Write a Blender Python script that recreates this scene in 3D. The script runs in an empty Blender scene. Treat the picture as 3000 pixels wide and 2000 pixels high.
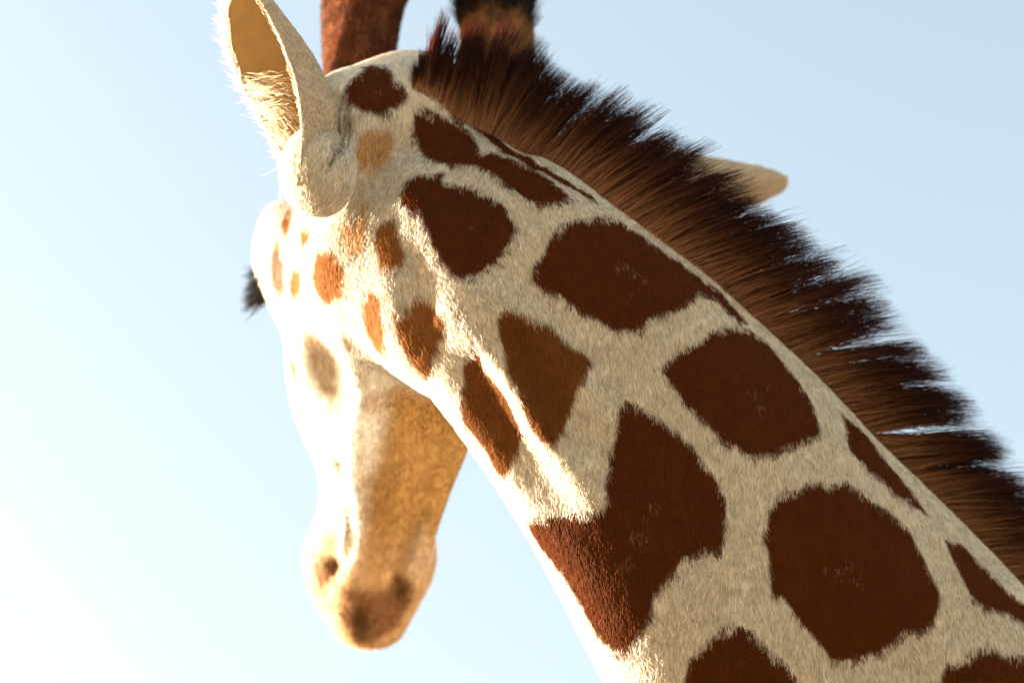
import bpy, math, random
import numpy as np
from mathutils import Matrix, Vector

R = math.radians
scene = bpy.context.scene
rng = np.random.default_rng(7)

# ------------------------------------------------------------------ camera, sky, sun, exposure
PITCH = R(42.0)                     # the photographer looks up at the animal
DIST = 3.2                          # metres from the lens to the flank of the neck
HEIGHT = 3.85                       # height of the middle of the picture above the ground
AX = np.array([1.0, 0.0, 0.0])
AY = np.array([0.0, math.cos(PITCH), math.sin(PITCH)])
AZ = np.array([0.0, -math.sin(PITCH), math.cos(PITCH)])
BASIS = np.stack([AX, AY, AZ])      # rows: animal frame (right, away, up) -> world
ORIGIN = np.array([0.0, 0.0, HEIGHT])

def to_world(p):
    return np.asarray(p) @ BASIS + ORIGIN

def dir_world(v):
    return np.asarray(v) @ BASIS

cam_data = bpy.data.cameras.new('camera')
cam = bpy.data.objects.new('camera', cam_data)
scene.collection.objects.link(cam)
cam_loc = to_world((0, -DIST, 0))
m = Matrix(((AX[0], AZ[0], -AY[0], cam_loc[0]),
            (AX[1], AZ[1], -AY[1], cam_loc[1]),
            (AX[2], AZ[2], -AY[2], cam_loc[2]), (0, 0, 0, 1)))
cam.matrix_world = m
cam_data.sensor_width = 36.0
cam_data.lens = 36.0 * DIST / 1.176
cam_data.clip_start = 0.05
cam_data.clip_end = 5000.0
cam_data.dof.use_dof = True
cam_data.dof.focus_distance = DIST + 0.0
cam_data.dof.aperture_fstop = 1.9
scene.camera = cam

SUN_DIR = np.array([-0.93,0.27,-0.14])
SUN_DIR /= np.linalg.norm(SUN_DIR)          # towards the sun, animal frame
sun_w = dir_world(SUN_DIR)
sun_el = math.asin(sun_w[2])
sun_az = math.atan2(sun_w[0], sun_w[1])     # from +Y, clockwise seen from above

world = bpy.data.worlds.new('World')
scene.world = world
world.use_nodes = True
wn = world.node_tree
wn.nodes.clear()
sky = wn.nodes.new('ShaderNodeTexSky')
sky.sky_type = 'NISHITA'
sky.sun_disc = False
sky.sun_elevation = sun_el
sky.sun_rotation = sun_az
sky.altitude = 0.0
sky.air_density = 1.0
sky.dust_density = 5.0
sky.ozone_density = 0.4
bg = wn.nodes.new('ShaderNodeBackground')
bg.inputs['Strength'].default_value = 0.138
wo = wn.nodes.new('ShaderNodeOutputWorld')
wn.links.new(sky.outputs[0], bg.inputs[0])
wn.links.new(bg.outputs[0], wo.inputs[0])

sun_data = bpy.data.lights.new('sun', 'SUN')
sun_data.energy = 4.4
sun_data.angle = R(0.6)
sun_data.color = (1.0, 0.90, 0.76)
sun = bpy.data.objects.new('sun', sun_data)
scene.collection.objects.link(sun)
sun.rotation_euler = Vector(sun_w).to_track_quat('Z', 'Y').to_euler()
sun.location = (-6, 6, 8)

scene.view_settings.view_transform = 'Standard'
scene.view_settings.look = 'None'
scene.view_settings.exposure = 3.06
scene.view_settings.gamma = 1.0
scene.view_settings.use_curve_mapping = False
scene.cycles.max_bounces = 8
scene.cycles.transparent_max_bounces = 8

# ------------------------------------------------------------------ object helpers
def tag(o, label=None, cat=None, group=None, kind=None):
    if label: o['label'] = label
    if cat: o['category'] = cat
    if group: o['group'] = group
    if kind: o['kind'] = kind
    return o

def new_mesh_object(name, verts, faces, mat, parent=None, smooth=True, colors=None):
    me = bpy.data.meshes.new(name)
    verts = np.ascontiguousarray(verts, dtype=np.float32)
    faces = np.ascontiguousarray(faces, dtype=np.int32)
    nf, k = faces.shape
    me.vertices.add(len(verts)); me.vertices.foreach_set('co', verts.ravel())
    me.loops.add(nf * k); me.loops.foreach_set('vertex_index', faces.ravel())
    me.polygons.add(nf)
    me.polygons.foreach_set('loop_start', np.arange(0, nf * k, k, dtype=np.int32))
    me.polygons.foreach_set('use_smooth', np.full(nf, smooth))
    me.update(calc_edges=True)
    me.validate()
    if colors is not None:
        at = me.attributes.new('coat', 'FLOAT_COLOR', 'POINT')
        c4 = np.ones((len(verts), 4), np.float32); c4[:, :3] = colors
        at.data.foreach_set('color', c4.ravel())
    me.materials.append(mat)
    o = bpy.data.objects.new(name, me)
    scene.collection.objects.link(o)
    if parent: o.parent = parent
    return o

def new_hair_object(name, pts, radius, mat, parent=None, colors=None):
    """pts: (strands, points, 3) world; radius: (points,) or (strands, points)"""
    n, k, _ = pts.shape
    hc = bpy.data.hair_curves.new(name)
    hc.add_curves([k] * n)
    hc.attributes['position'].data.foreach_set('vector', np.ascontiguousarray(pts, np.float32).ravel())
    ra = hc.attributes.get('radius') or hc.attributes.new('radius', 'FLOAT', 'POINT')
    rr = np.broadcast_to(radius, (n, k)).astype(np.float32)
    ra.data.foreach_set('value', np.ascontiguousarray(rr).ravel())
    if colors is not None:
        at = hc.attributes.new('coat', 'FLOAT_COLOR', 'CURVE')
        c4 = np.ones((n, 4), np.float32); c4[:, :3] = colors
        at.data.foreach_set('color', c4.ravel())
    hc.materials.append(mat)
    o = bpy.data.objects.new(name, hc)
    scene.collection.objects.link(o)
    if parent: o.parent = parent
    tag(o, kind='stuff')
    return o

# ------------------------------------------------------------------ materials
def new_mat(name):
    mt = bpy.data.materials.new(name); mt.use_nodes = True
    nt = mt.node_tree; nt.nodes.clear()
    out = nt.nodes.new('ShaderNodeOutputMaterial')
    return mt, nt, out

def principled(name, color=None, rough=0.8, attr=None, spec=0.2, bump=None, sss=0.0, vary=0.0):
    mt, nt, out = new_mat(name)
    b = nt.nodes.new('ShaderNodeBsdfPrincipled')
    b.inputs['Roughness'].default_value = rough
    b.inputs['Specular IOR Level'].default_value = spec
    tc = nt.nodes.new('ShaderNodeTexCoord')
    src = None
    if attr:
        a = nt.nodes.new('ShaderNodeAttribute'); a.attribute_name = attr; src = a.outputs['Color']
    if color is not None:
        b.inputs['Base Color'].default_value = (*color, 1)
    if vary:
        nz = nt.nodes.new('ShaderNodeTexNoise'); nz.inputs['Scale'].default_value = 60; nz.inputs['Detail'].default_value = 5
        nt.links.new(tc.outputs['Object'], nz.inputs['Vector'])
        mx = nt.nodes.new('ShaderNodeMix'); mx.data_type = 'RGBA'; mx.blend_type = 'MULTIPLY'
        rp = nt.nodes.new('ShaderNodeMapRange'); rp.inputs['To Min'].default_value = 1 - vary; rp.inputs['To Max'].default_value = 1 + vary * 0.6
        nt.links.new(nz.outputs['Fac'], rp.inputs['Value'])
        mx.inputs['Factor'].default_value = 1
        if src: nt.links.new(src, mx.inputs[6])
        else: mx.inputs[6].default_value = (*color, 1)
        nt.links.new(rp.outputs[0], mx.inputs[7])
        src = mx.outputs[2]
    if src: nt.links.new(src, b.inputs['Base Color'])
    if sss:
        b.inputs['Subsurface Weight'].default_value = sss
        b.inputs['Subsurface Radius'].default_value = (0.012, 0.005, 0.003)
        b.inputs['Subsurface Scale'].default_value = 1.0
    if bump:
        nz = nt.nodes.new('ShaderNodeTexNoise'); nz.inputs['Scale'].default_value = bump[0]; nz.inputs['Detail'].default_value = 4
        nt.links.new(tc.outputs['Object'], nz.inputs['Vector'])
        bp = nt.nodes.new('ShaderNodeBump'); bp.inputs['Strength'].default_value = bump[1]; bp.inputs['Distance'].default_value = bump[2]
        nt.links.new(nz.outputs['Fac'], bp.inputs['Height']); nt.links.new(bp.outputs[0], b.inputs['Normal'])
    nt.links.new(b.outputs[0], out.inputs[0])
    return mt

def fur_material(name, attr='coat', trans=0.3, gloss=0.12, rough=0.45):
    """short coat: matt strands that let some light through, with a faint sheen"""
    mt, nt, out = new_mat(name)
    a = nt.nodes.new('ShaderNodeAttribute'); a.attribute_name = attr
    hi = nt.nodes.new('ShaderNodeHairInfo')
    rp = nt.nodes.new('ShaderNodeMapRange'); rp.inputs['To Min'].default_value = 0.72; rp.inputs['To Max'].default_value = 1.18
    nt.links.new(hi.outputs['Random'], rp.inputs['Value'])
    mx = nt.nodes.new('ShaderNodeMix'); mx.data_type = 'RGBA'; mx.blend_type = 'MULTIPLY'; mx.inputs['Factor'].default_value = 1
    nt.links.new(a.outputs['Color'], mx.inputs[6]); nt.links.new(rp.outputs[0], mx.inputs[7])
    d = nt.nodes.new('ShaderNodeBsdfDiffuse'); t = nt.nodes.new('ShaderNodeBsdfTranslucent')
    g = nt.nodes.new('ShaderNodeBsdfGlossy'); g.inputs['Roughness'].default_value = rough
    nt.links.new(mx.outputs[2], d.inputs[0])
    tw = nt.nodes.new('ShaderNodeMix'); tw.data_type = 'RGBA'; tw.blend_type = 'MULTIPLY'; tw.inputs['Factor'].default_value = 1
    nt.links.new(mx.outputs[2], tw.inputs[6]); tw.inputs[7].default_value = (1.15, 1.06, .95, 1)
    nt.links.new(tw.outputs[2], t.inputs[0])
    gm = nt.nodes.new('ShaderNodeMix'); gm.data_type = 'RGBA'; gm.inputs['Factor'].default_value = 0.25
    nt.links.new(mx.outputs[2], gm.inputs[6]); gm.inputs[7].default_value = (1, 0.9, 0.8, 1)
    nt.links.new(gm.outputs[2], g.inputs[0])
    m1 = nt.nodes.new('ShaderNodeMixShader'); m1.inputs[0].default_value = trans
    nt.links.new(d.outputs[0], m1.inputs[1]); nt.links.new(t.outputs[0], m1.inputs[2])
    m2 = nt.nodes.new('ShaderNodeMixShader'); m2.inputs[0].default_value = gloss
    nt.links.new(m1.outputs[0], m2.inputs[1]); nt.links.new(g.outputs[0], m2.inputs[2])
    nt.links.new(m2.outputs[0], out.inputs[0])
    return mt

def mane_material(name, stops, rough=0.35):
    """long hair: colour runs from root to tip"""
    mt, nt, out = new_mat(name)
    hi = nt.nodes.new('ShaderNodeHairInfo')
    cr = nt.nodes.new('ShaderNodeValToRGB')
    el = cr.color_ramp.elements
    el[0].position = stops[0][0]; el[0].color = (*stops[0][1], 1)
    el[1].position = stops[-1][0]; el[1].color = (*stops[-1][1], 1)
    for p, c in stops[1:-1]:
        e = el.new(p); e.color = (*c, 1)
    nt.links.new(hi.outputs['Intercept'], cr.inputs[0])
    rp = nt.nodes.new('ShaderNodeMapRange'); rp.inputs['To Min'].default_value = 0.55; rp.inputs['To Max'].default_value = 1.35
    nt.links.new(hi.outputs['Random'], rp.inputs['Value'])
    mx = nt.nodes.new('ShaderNodeMix'); mx.data_type = 'RGBA'; mx.blend_type = 'MULTIPLY'; mx.inputs['Factor'].default_value = 1
    nt.links.new(cr.outputs[0], mx.inputs[6]); nt.links.new(rp.outputs[0], mx.inputs[7])
    d = nt.nodes.new('ShaderNodeBsdfDiffuse'); tr = nt.nodes.new('ShaderNodeBsdfTranslucent')
    gl = nt.nodes.new('ShaderNodeBsdfGlossy'); gl.inputs['Roughness'].default_value = rough; gl.inputs[0].default_value = (.8, .75, .8, 1)
    nt.links.new(mx.outputs[2], d.inputs[0])
    sat = nt.nodes.new('ShaderNodeMix'); sat.data_type = 'RGBA'; sat.blend_type = 'MULTIPLY'; sat.inputs['Factor'].default_value = 1
    nt.links.new(mx.outputs[2], sat.inputs[6]); sat.inputs[7].default_value = (3.0, .9, .6, 1)
    nt.links.new(sat.outputs[2], tr.inputs[0])
    m1 = nt.nodes.new('ShaderNodeMixShader'); m1.inputs[0].default_value = .35
    nt.links.new(d.outputs[0], m1.inputs[1]); nt.links.new(tr.outputs[0], m1.inputs[2])
    m2 = nt.nodes.new('ShaderNodeMixShader'); m2.inputs[0].default_value = .012
    nt.links.new(m1.outputs[0], m2.inputs[1]); nt.links.new(gl.outputs[0], m2.inputs[2])
    nt.links.new(m2.outputs[0], out.inputs[0])
    return mt

#CORE-BEGIN
# ------------------------------------------------------------------ geometry core: smooth solids -> one surface
def unit(v):
    v = np.asarray(v, float); return v / np.linalg.norm(v, axis=-1, keepdims=True)

def spline(pts, n):
    """Catmull-Rom through the rows of pts, n samples"""
    pts = np.asarray(pts, float)
    P = np.vstack([2 * pts[0] - pts[1], pts, 2 * pts[-1] - pts[-2]])
    u = np.linspace(0, len(pts) - 1 - 1e-9, n); i = u.astype(int); t = (u - i)[:, None]
    a, b, c, d = P[i], P[i + 1], P[i + 2], P[i + 3]
    return 0.5 * (2 * b + (c - a) * t + (2 * a - 5 * b + 4 * c - d) * t ** 2 + (3 * b - a - 3 * c + d) * t ** 3)

class Loft:
    """solid swept along a curve with an oval section; rows: centre(3), dorsal direction(3), half width, half height"""
    def __init__(self, rows, n=40, k=0.02, square=2.0):
        s = spline(rows, n)
        self.c = s[:, :3]; self.k = k; self.square = square      # 2 is an oval; more flattens the sides
        tan = unit(np.gradient(self.c, axis=0))
        d = s[:, 3:6]; d = unit(d - (d * tan).sum(1, keepdims=True) * tan)
        self.t = tan; self.d = d; self.l = unit(np.cross(tan, d))
        self.w = s[:, 6]; self.h = s[:, 7]
        r = max(self.w.max(), self.h.max())
        self.lo = self.c.min(0) - r; self.hi = self.c.max(0) + r
    def coords(self, p):
        """curve parameter (row, float), lateral, dorsal, overshoot along the curve for every point"""
        best = np.full(len(p), 1e9, np.float32)
        seg = np.zeros(len(p), np.int32); par = np.zeros(len(p), np.float32)
        for i in range(len(self.c) - 1):
            a = self.c[i].astype(np.float32); ab = (self.c[i + 1] - self.c[i]).astype(np.float32)
            v = p - a; t = (v @ ab) / np.float32(ab @ ab); np.clip(t, 0, 1, out=t)
            q = v - t[:, None] * ab; dd = np.einsum('ij,ij->i', q, q)
            mk = dd < best
            best[mk] = dd[mk]; seg[mk] = i; par[mk] = t[mk]
        def mixed(arr):
            a, b = arr[seg], arr[seg + 1]
            tt = par if arr.ndim == 1 else par[:, None]
            return a + (b - a) * tt
        v = p - mixed(self.c)
        L, D, T = mixed(self.l), mixed(self.d), mixed(self.t)
        return (seg + par, (v * L).sum(1), (v * D).sum(1), (v * T).sum(1), mixed(self.w), mixed(self.h), T, D, L)
    def sdf(self, p):
        s, la, lb, lc, w, h, *_ = self.coords(p)
        cc = np.minimum(w, h)
        if self.square != 2.0:
            e = self.square
            x, y, z = np.abs(la / w) + 1e-5, np.abs(lb / h) + 1e-5, np.abs(lc / cc) + 1e-5
            k0 = (x ** e + y ** e + z ** e) ** (1 / e)
            g = k0 ** (1 - e) * np.sqrt((x ** (e - 1) / w) ** 2 + (y ** (e - 1) / h) ** 2 + (z ** (e - 1) / cc) ** 2)
            return np.where(k0 < 0.3, -0.7 * cc, (k0 - 1) / g)
        q2 = (la / w) ** 2 + (lb / h) ** 2 + (lc / cc) ** 2
        k0 = np.sqrt(q2)
        g = np.sqrt((la / w ** 2) ** 2 + (lb / h ** 2) ** 2 + (lc / cc ** 2) ** 2) + 1e-6
        return np.where(k0 < 0.3, -0.7 * cc, k0 * (k0 - 1) / g)

class Ball:
    """ellipsoid with its own axes (rows) and radii"""
    def __init__(self, c, r, axes=None, k=0.02):
        self.c = np.array(c, float); self.r = np.array(r, float) * np.ones(3); self.k = k
        self.a = np.eye(3) if axes is None else np.array(axes, float)
        m_ = self.r.max(); self.lo = self.c - m_; self.hi = self.c + m_
    def sdf(self, p):
        q = (p - self.c) @ self.a.T
        k0 = np.sqrt(((q / self.r) ** 2).sum(1)); k1 = np.sqrt(((q / self.r ** 2) ** 2).sum(1)) + 1e-6
        return np.where(k0 < 0.2, -0.7 * self.r.min(), k0 * (k0 - 1) / k1)

class Strand:
    """round tube through points; rows: point(3), radius"""
    def __init__(self, rows, k=0.02, n=14):
        s = spline(rows, n); self.c = s[:, :3]; self.r = s[:, 3]; self.k = k
        self.lo = self.c.min(0) - self.r.max(); self.hi = self.c.max(0) + self.r.max()
    def sdf(self, p):
        best = np.full(len(p), 1e9, np.float32)
        for i in range(len(self.c) - 1):
            a = self.c[i].astype(np.float32); ab = (self.c[i + 1] - self.c[i]).astype(np.float32)
            v = p - a; t = np.clip((v @ ab) / np.float32(ab @ ab), 0, 1)
            q = v - t[:, None] * ab
            best = np.minimum(best, np.sqrt(np.einsum('ij,ij->i', q, q)) - (self.r[i] + t * (self.r[i + 1] - self.r[i])))
        return best

def smin(a, b, k):
    h = np.clip(k - np.abs(a - b), 0, None) / k
    return np.minimum(a, b) - h * h * k * 0.25

def field(p, solids, cuts=()):
    p = p.astype(np.float32)
    d = np.full(len(p), 0.2, np.float32)
    for s in solids:
        mk = np.all((p > s.lo - 0.07) & (p < s.hi + 0.07), axis=1)
        if mk.any():
            d[mk] = smin(d[mk], s.sdf(p[mk]).astype(np.float32), s.k)
    for s in cuts:
        mk = np.all((p > s.lo - 0.07) & (p < s.hi + 0.07), axis=1)
        if mk.any():
            d[mk] = -smin(-d[mk], s.sdf(p[mk]).astype(np.float32), s.k)
    return d

def surface(solids, cuts, lo, hi, step):
    """sparse sampling on a block grid, then dual (surface net) quads"""
    lo = np.array(lo); B = 6
    nb = np.ceil((np.array(hi) - lo) / (step * B)).astype(int)
    n = nb * B + 1
    bi = np.stack(np.meshgrid(*[np.arange(q) for q in nb], indexing='ij'), -1).reshape(-1, 3)
    ctr = lo + (bi + 0.5) * B * step
    dc = field(ctr, solids, cuts)
    vol = np.where(dc < 0, -1.0, 1.0).astype(np.float32).reshape(nb)
    vol = np.repeat(np.repeat(np.repeat(vol, B, 0), B, 1), B, 2)
    vol = np.pad(vol, ((0, 1),) * 3, mode='edge')
    near = bi[np.abs(dc) < step * B * 1.35]
    off = np.stack(np.meshgrid(*[np.arange(B + 1)] * 3, indexing='ij'), -1).reshape(-1, 3)
    for ch in np.array_split(near, max(1, len(near) // 1500)):
        idx = (ch[:, None] * B + off).reshape(-1, 3)
        vol[idx[:, 0], idx[:, 1], idx[:, 2]] = field(lo + idx * step, solids, cuts)
    s = vol < 0
    cnt = np.zeros(tuple(np.array(vol.shape) - 1), np.int8)
    for a in (0, 1):
        for b in (0, 1):
            for c in (0, 1):
                cnt += s[a:a + cnt.shape[0], b:b + cnt.shape[1], c:c + cnt.shape[2]]
    cells = np.argwhere((cnt > 0) & (cnt < 8))
    vid = np.full(cnt.shape, -1, np.int32); vid[tuple(cells.T)] = np.arange(len(cells))
    acc = np.zeros((len(cells), 3)); num = np.zeros(len(cells))
    corners = [(a, b, c) for a in (0, 1) for b in (0, 1) for c in (0, 1)]
    for a in corners:
        for ax in range(3):
            if a[ax]: continue
            b = list(a); b[ax] = 1
            va = vol[cells[:, 0] + a[0], cells[:, 1] + a[1], cells[:, 2] + a[2]]
            vb = vol[cells[:, 0] + b[0], cells[:, 1] + b[1], cells[:, 2] + b[2]]
            mk = (va < 0) != (vb < 0)
            t = va[mk] / (va[mk] - vb[mk])
            pt = np.tile(np.array(a, float), (mk.sum(), 1)); pt[:, ax] = t
            acc[mk] += pt; num[mk] += 1
    v = lo + (cells + acc / num[:, None]) * step
    faces = []
    for ax in range(3):
        sl0 = [slice(None)] * 3; sl1 = [slice(None)] * 3
        sl0[ax] = slice(0, -1); sl1[ax] = slice(1, None)
        s0, s1 = s[tuple(sl0)], s[tuple(sl1)]
        e = np.argwhere(s0 != s1)
        o1, o2 = [(1, 2), (2, 0), (0, 1)][ax]
        e = e[(e[:, o1] > 0) & (e[:, o2] > 0) & (e[:, o1] < vol.shape[o1] - 1) & (e[:, o2] < vol.shape[o2] - 1)]
        def at(d1, d2):
            q = e.copy(); q[:, o1] += d1; q[:, o2] += d2
            return vid[q[:, 0], q[:, 1], q[:, 2]]
        f = np.stack([at(-1, -1), at(0, -1), at(0, 0), at(-1, 0)], 1)
        ins = s0[tuple(e.T)]
        f[~ins] = f[~ins][:, ::-1]
        faces.append(f)
    return v, np.vstack(faces)

def gradient(p, solids, cuts=(), e=0.002):
    g = np.zeros_like(p)
    for a in range(3):
        d = np.zeros(3); d[a] = e
        g[:, a] = field(p + d, solids, cuts) - field(p - d, solids, cuts)
    return unit(g + 1e-12)

# ------------------------------------------------------------------ the animal: its lines, in metres (right, away, up)
#GEOM-BEGIN
NECK_ROWS = np.array([[-0.1263,0.225,0.2443,0.6598,0.0,0.7514,0.06,0.073],[-0.104,0.195,0.1891,0.6247,0.0,0.7809,0.085,0.1104],[-0.0786,0.165,0.131,0.6351,0.0696,0.7693,0.098,0.1437],[-0.0403,0.135,0.0849,0.6382,0.1275,0.7593,0.102,0.1568],[0.0039,0.115,0.0539,0.6616,0.0,0.7499,0.102,0.1554],[0.0844,0.105,-0.0213,0.7607,0.116,0.6387,0.1,0.1724],[0.1497,0.108,-0.095,0.8114,0.1891,0.5531,0.106,0.1851],[0.2178,0.115,-0.1793,0.8576,0.2465,0.4514,0.114,0.2028],[0.2858,0.125,-0.2737,0.894,0.2497,0.3721,0.122,0.2203],[0.3512,0.14,-0.3591,0.9028,0.2329,0.3616,0.13,0.2361],[0.4336,0.165,-0.4671,0.9073,0.1781,0.381,0.14,0.2526],[0.5279,0.19,-0.5931,0.9069,0.0751,0.4146,0.155,0.2663],[0.638,0.23,-0.7505,0.9035,0.0345,0.4271,0.17,0.2897],[0.7471,0.28,-0.9412,0.8944,0.0,0.4472,0.185,0.3222]])
neck = Loft(NECK_ROWS, n=56, k=0.03, square=2.5)

HO = np.array([-0.1156,0.225,0.2617])             # middle of the poll
HF = unit([-0.13,0.33,-0.935])                 # towards the muzzle
HL = unit([-0.955,-0.27,0.03]); HL = unit(HL - HL @ HF * HF)   # towards its left ear
HU = unit(np.cross(HF, HL))          # towards the forehead

def head(f, l, u):
    return HO + f * HF + l * HL + u * HU

def head_rows(rows):
    """f, l, u, half width, half height -> loft rows"""
    return [[*head(f, l, u), *HU, w, h] for f, l, u, w, h in rows]

skull = Loft(head_rows([
    (-.03, 0, -.02, .06, .06), (.02, 0, -.01, .095, .085), (.09, 0, .0, .115, .095), (.16, 0, .0, .122, .10), (.22, 0, .0, .118, .095),
    (.30, 0, -.0, .132, .09), (.38, 0, -.008, .115, .08), (.465, 0, -.022, .074, .060), (.56, 0, -.03, .075, .050),
    (.62, 0, -.04, .066, .042)]), n=34, k=0.03)
jaw = Loft(head_rows([
    (.10, 0, -.085, .075, .05), (.2, 0, -.115, .085, .055), (.3, 0, -.115, .078, .05), (.4, 0, -.10, .058, .042),
    (.5, 0, -.083, .045, .036), (.59, 0, -.075, .053, .032), (.645, 0, -.066, .046, .03)]), n=24, k=0.02)
SOLIDS = [neck, skull, jaw]
HAX = np.stack([HF, HL, HU])
for s in (1, -1):
    SOLIDS.append(Strand([[*head(.14, s * .08, -.12), .03], [*head(.3, s * .068, -.138), .022],
                          [*head(.45, s * .048, -.11), .018], [*head(.58, s * .034, -.09), .018]], k=0.02))   # mandible
    SOLIDS.append(Ball(head(.20, s * .125, .055), (.07, .04, .05), HAX, k=0.06))        # orbit
    SOLIDS.append(Ball(head(.18, s * .148, .07), (.05, .022, .028), HAX, k=0.03))      # brow
    SOLIDS.append(Ball(head(.17, s * .095, -.06), (.10, .03, .07), HAX, k=0.04))        # cheek muscle
    SOLIDS.append(Ball(head(.572, s * .054, -.025), (.045, .028, .032), HAX, k=0.03))        # lips
SOLIDS.append(Ball([-0.2254,0.035,0.1971], (.043, .046, .052), k=0.016))                        # bulb of the near ear
SOLIDS.append(Ball([-0.2002,0.12,0.2511], (.05, .05, .065), k=0.04))                          # root of the near ear
SOLIDS.append(Ball([-0.1531,0.168,0.1047], (.082, .085, .095), k=0.07))                          # gland behind the jaw
SOLIDS.append(Ball([-0.1515,0.19,0.2892], (.06, .065, .045), k=0.07))                          # crown beside the poll
CUTS = []

#GEOM-END
# muscles and vessels that stand out under the skin, and the grooves between them
RIDGES = [
    Strand([[-0.0549,0.0329,0.0388,0.02], [-0.0303,0.0273,0.0047,0.02], [0.0096,0.0196,-0.0505,0.02], [0.0442,0.0143,-0.1002,0.02], [0.0766,0.0111,-0.1475,0.018], [0.1021,0.0145,-0.1775,0.018], [0.1299,0.0224,-0.2145,0.018]], k=0.03),
    Strand([[-0.0164,0.0274,0.0462,0.02], [0.0152,0.0172,0.0139,0.02], [0.0474,0.0123,-0.0238,0.02], [0.0712,0.0118,-0.0566,0.02], [0.1015,0.0191,-0.0948,0.02]], k=0.03),
    Strand([[-0.1316,0.0749,0.0904,0.018], [-0.1329,0.0659,0.0531,0.018], [-0.1236,0.066,0.0121,0.018], [-0.1062,0.0676,-0.0078,0.016]], k=0.03),
    Strand([[-0.1101,0.1023,0.1789,0.026], [-0.0945,0.0769,0.1429,0.026], [-0.0742,0.0559,0.0947,0.026], [-0.0484,0.0468,0.0591,0.022]], k=0.03),
]
GROOVES = [
    Strand([[-0.2538,0.1467,0.0182,0.024], [-0.246,0.185,-0.012,0.028], [-0.2322,0.2224,-0.042,0.028], [-0.2309,0.1763,-0.0651,0.026]], k=0.04),
    Strand([[0.0083,-0.0053,-0.0025,0.016], [0.0311,-0.0074,-0.0324,0.016], [0.0511,-0.0118,-0.0623,0.016], [0.0758,-0.0211,-0.1073,0.016]], k=0.03),
    Strand([[-0.2093,0.0831,0.2955,0.003], [-0.2024,0.0706,0.2668,0.006], [-0.1998,0.0292,0.2392,0.006], [-0.203,-0.0007,0.217,0.005], [-0.2104,-0.0085,0.1975,0.003]], k=0.008),
    Strand([[-0.2008,0.0788,0.29,0.003], [-0.1957,0.0703,0.2647,0.005], [-0.196,0.0585,0.2403,0.005], [-0.1982,0.0031,0.2162,0.003]], k=0.008),
    Strand([[-0.1935,0.0759,0.2836,0.003], [-0.1901,0.0703,0.2601,0.004], [-0.1912,0.0636,0.2392,0.004], [-0.1911,0.0182,0.2233,0.003]], k=0.008),
    Strand([[-0.0501,0.0118,-0.0398,0.018], [-0.0286,0.0127,-0.0745,0.018], [-0.0051,0.0066,-0.1098,0.018], [0.0221,-0.0017,-0.1535,0.018], [0.0435,-0.0128,-0.1925,0.018]], k=0.03),
]
# line of the mouth and the fold at the corner of the lips
GROOVES += [Strand([[-0.2167,0.2924,-0.1556,0.004], [-0.2068,0.242,-0.1858,0.005], [-0.2033,0.26,-0.2244,0.006], [-0.2041,0.2812,-0.2639,0.006], [-0.2247,0.3246,-0.2842,0.007]], k=0.012),
            Strand([[-0.1147,0.2762,-0.22,0.005], [-0.1288,0.2903,-0.2482,0.006], [-0.1431,0.3051,-0.2821,0.006], [-0.1489,0.3124,-0.2991,0.005]], k=0.012)]
SOLIDS = SOLIDS + RIDGES
CUTS = CUTS + GROOVES
# ------------------------------------------------------------------ coat pattern
COAT = {'cream': (.71, .685, .62), 'white': (.76, .73, .67), 'brown': (.118, .030, .0055), 'sunlit_brown': (.21, .078, .017), 'fold_shade': (.26, .20, .14),
        'dark': (.035, .012, .007), 'golden': (.34, .15, .045), 'tan': (.62, .42, .23), 'smudge': (.22, .14, .065),
        'jaw': (.47, .29, .11), 'jaw_shade': (.36, .19, .055), 'lip': (.58, .44, .31), 'dark2': (.10, .045, .018), 'chin': (.22, .095, .033)}
COAT = {k: np.array(v) for k, v in COAT.items()}
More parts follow.
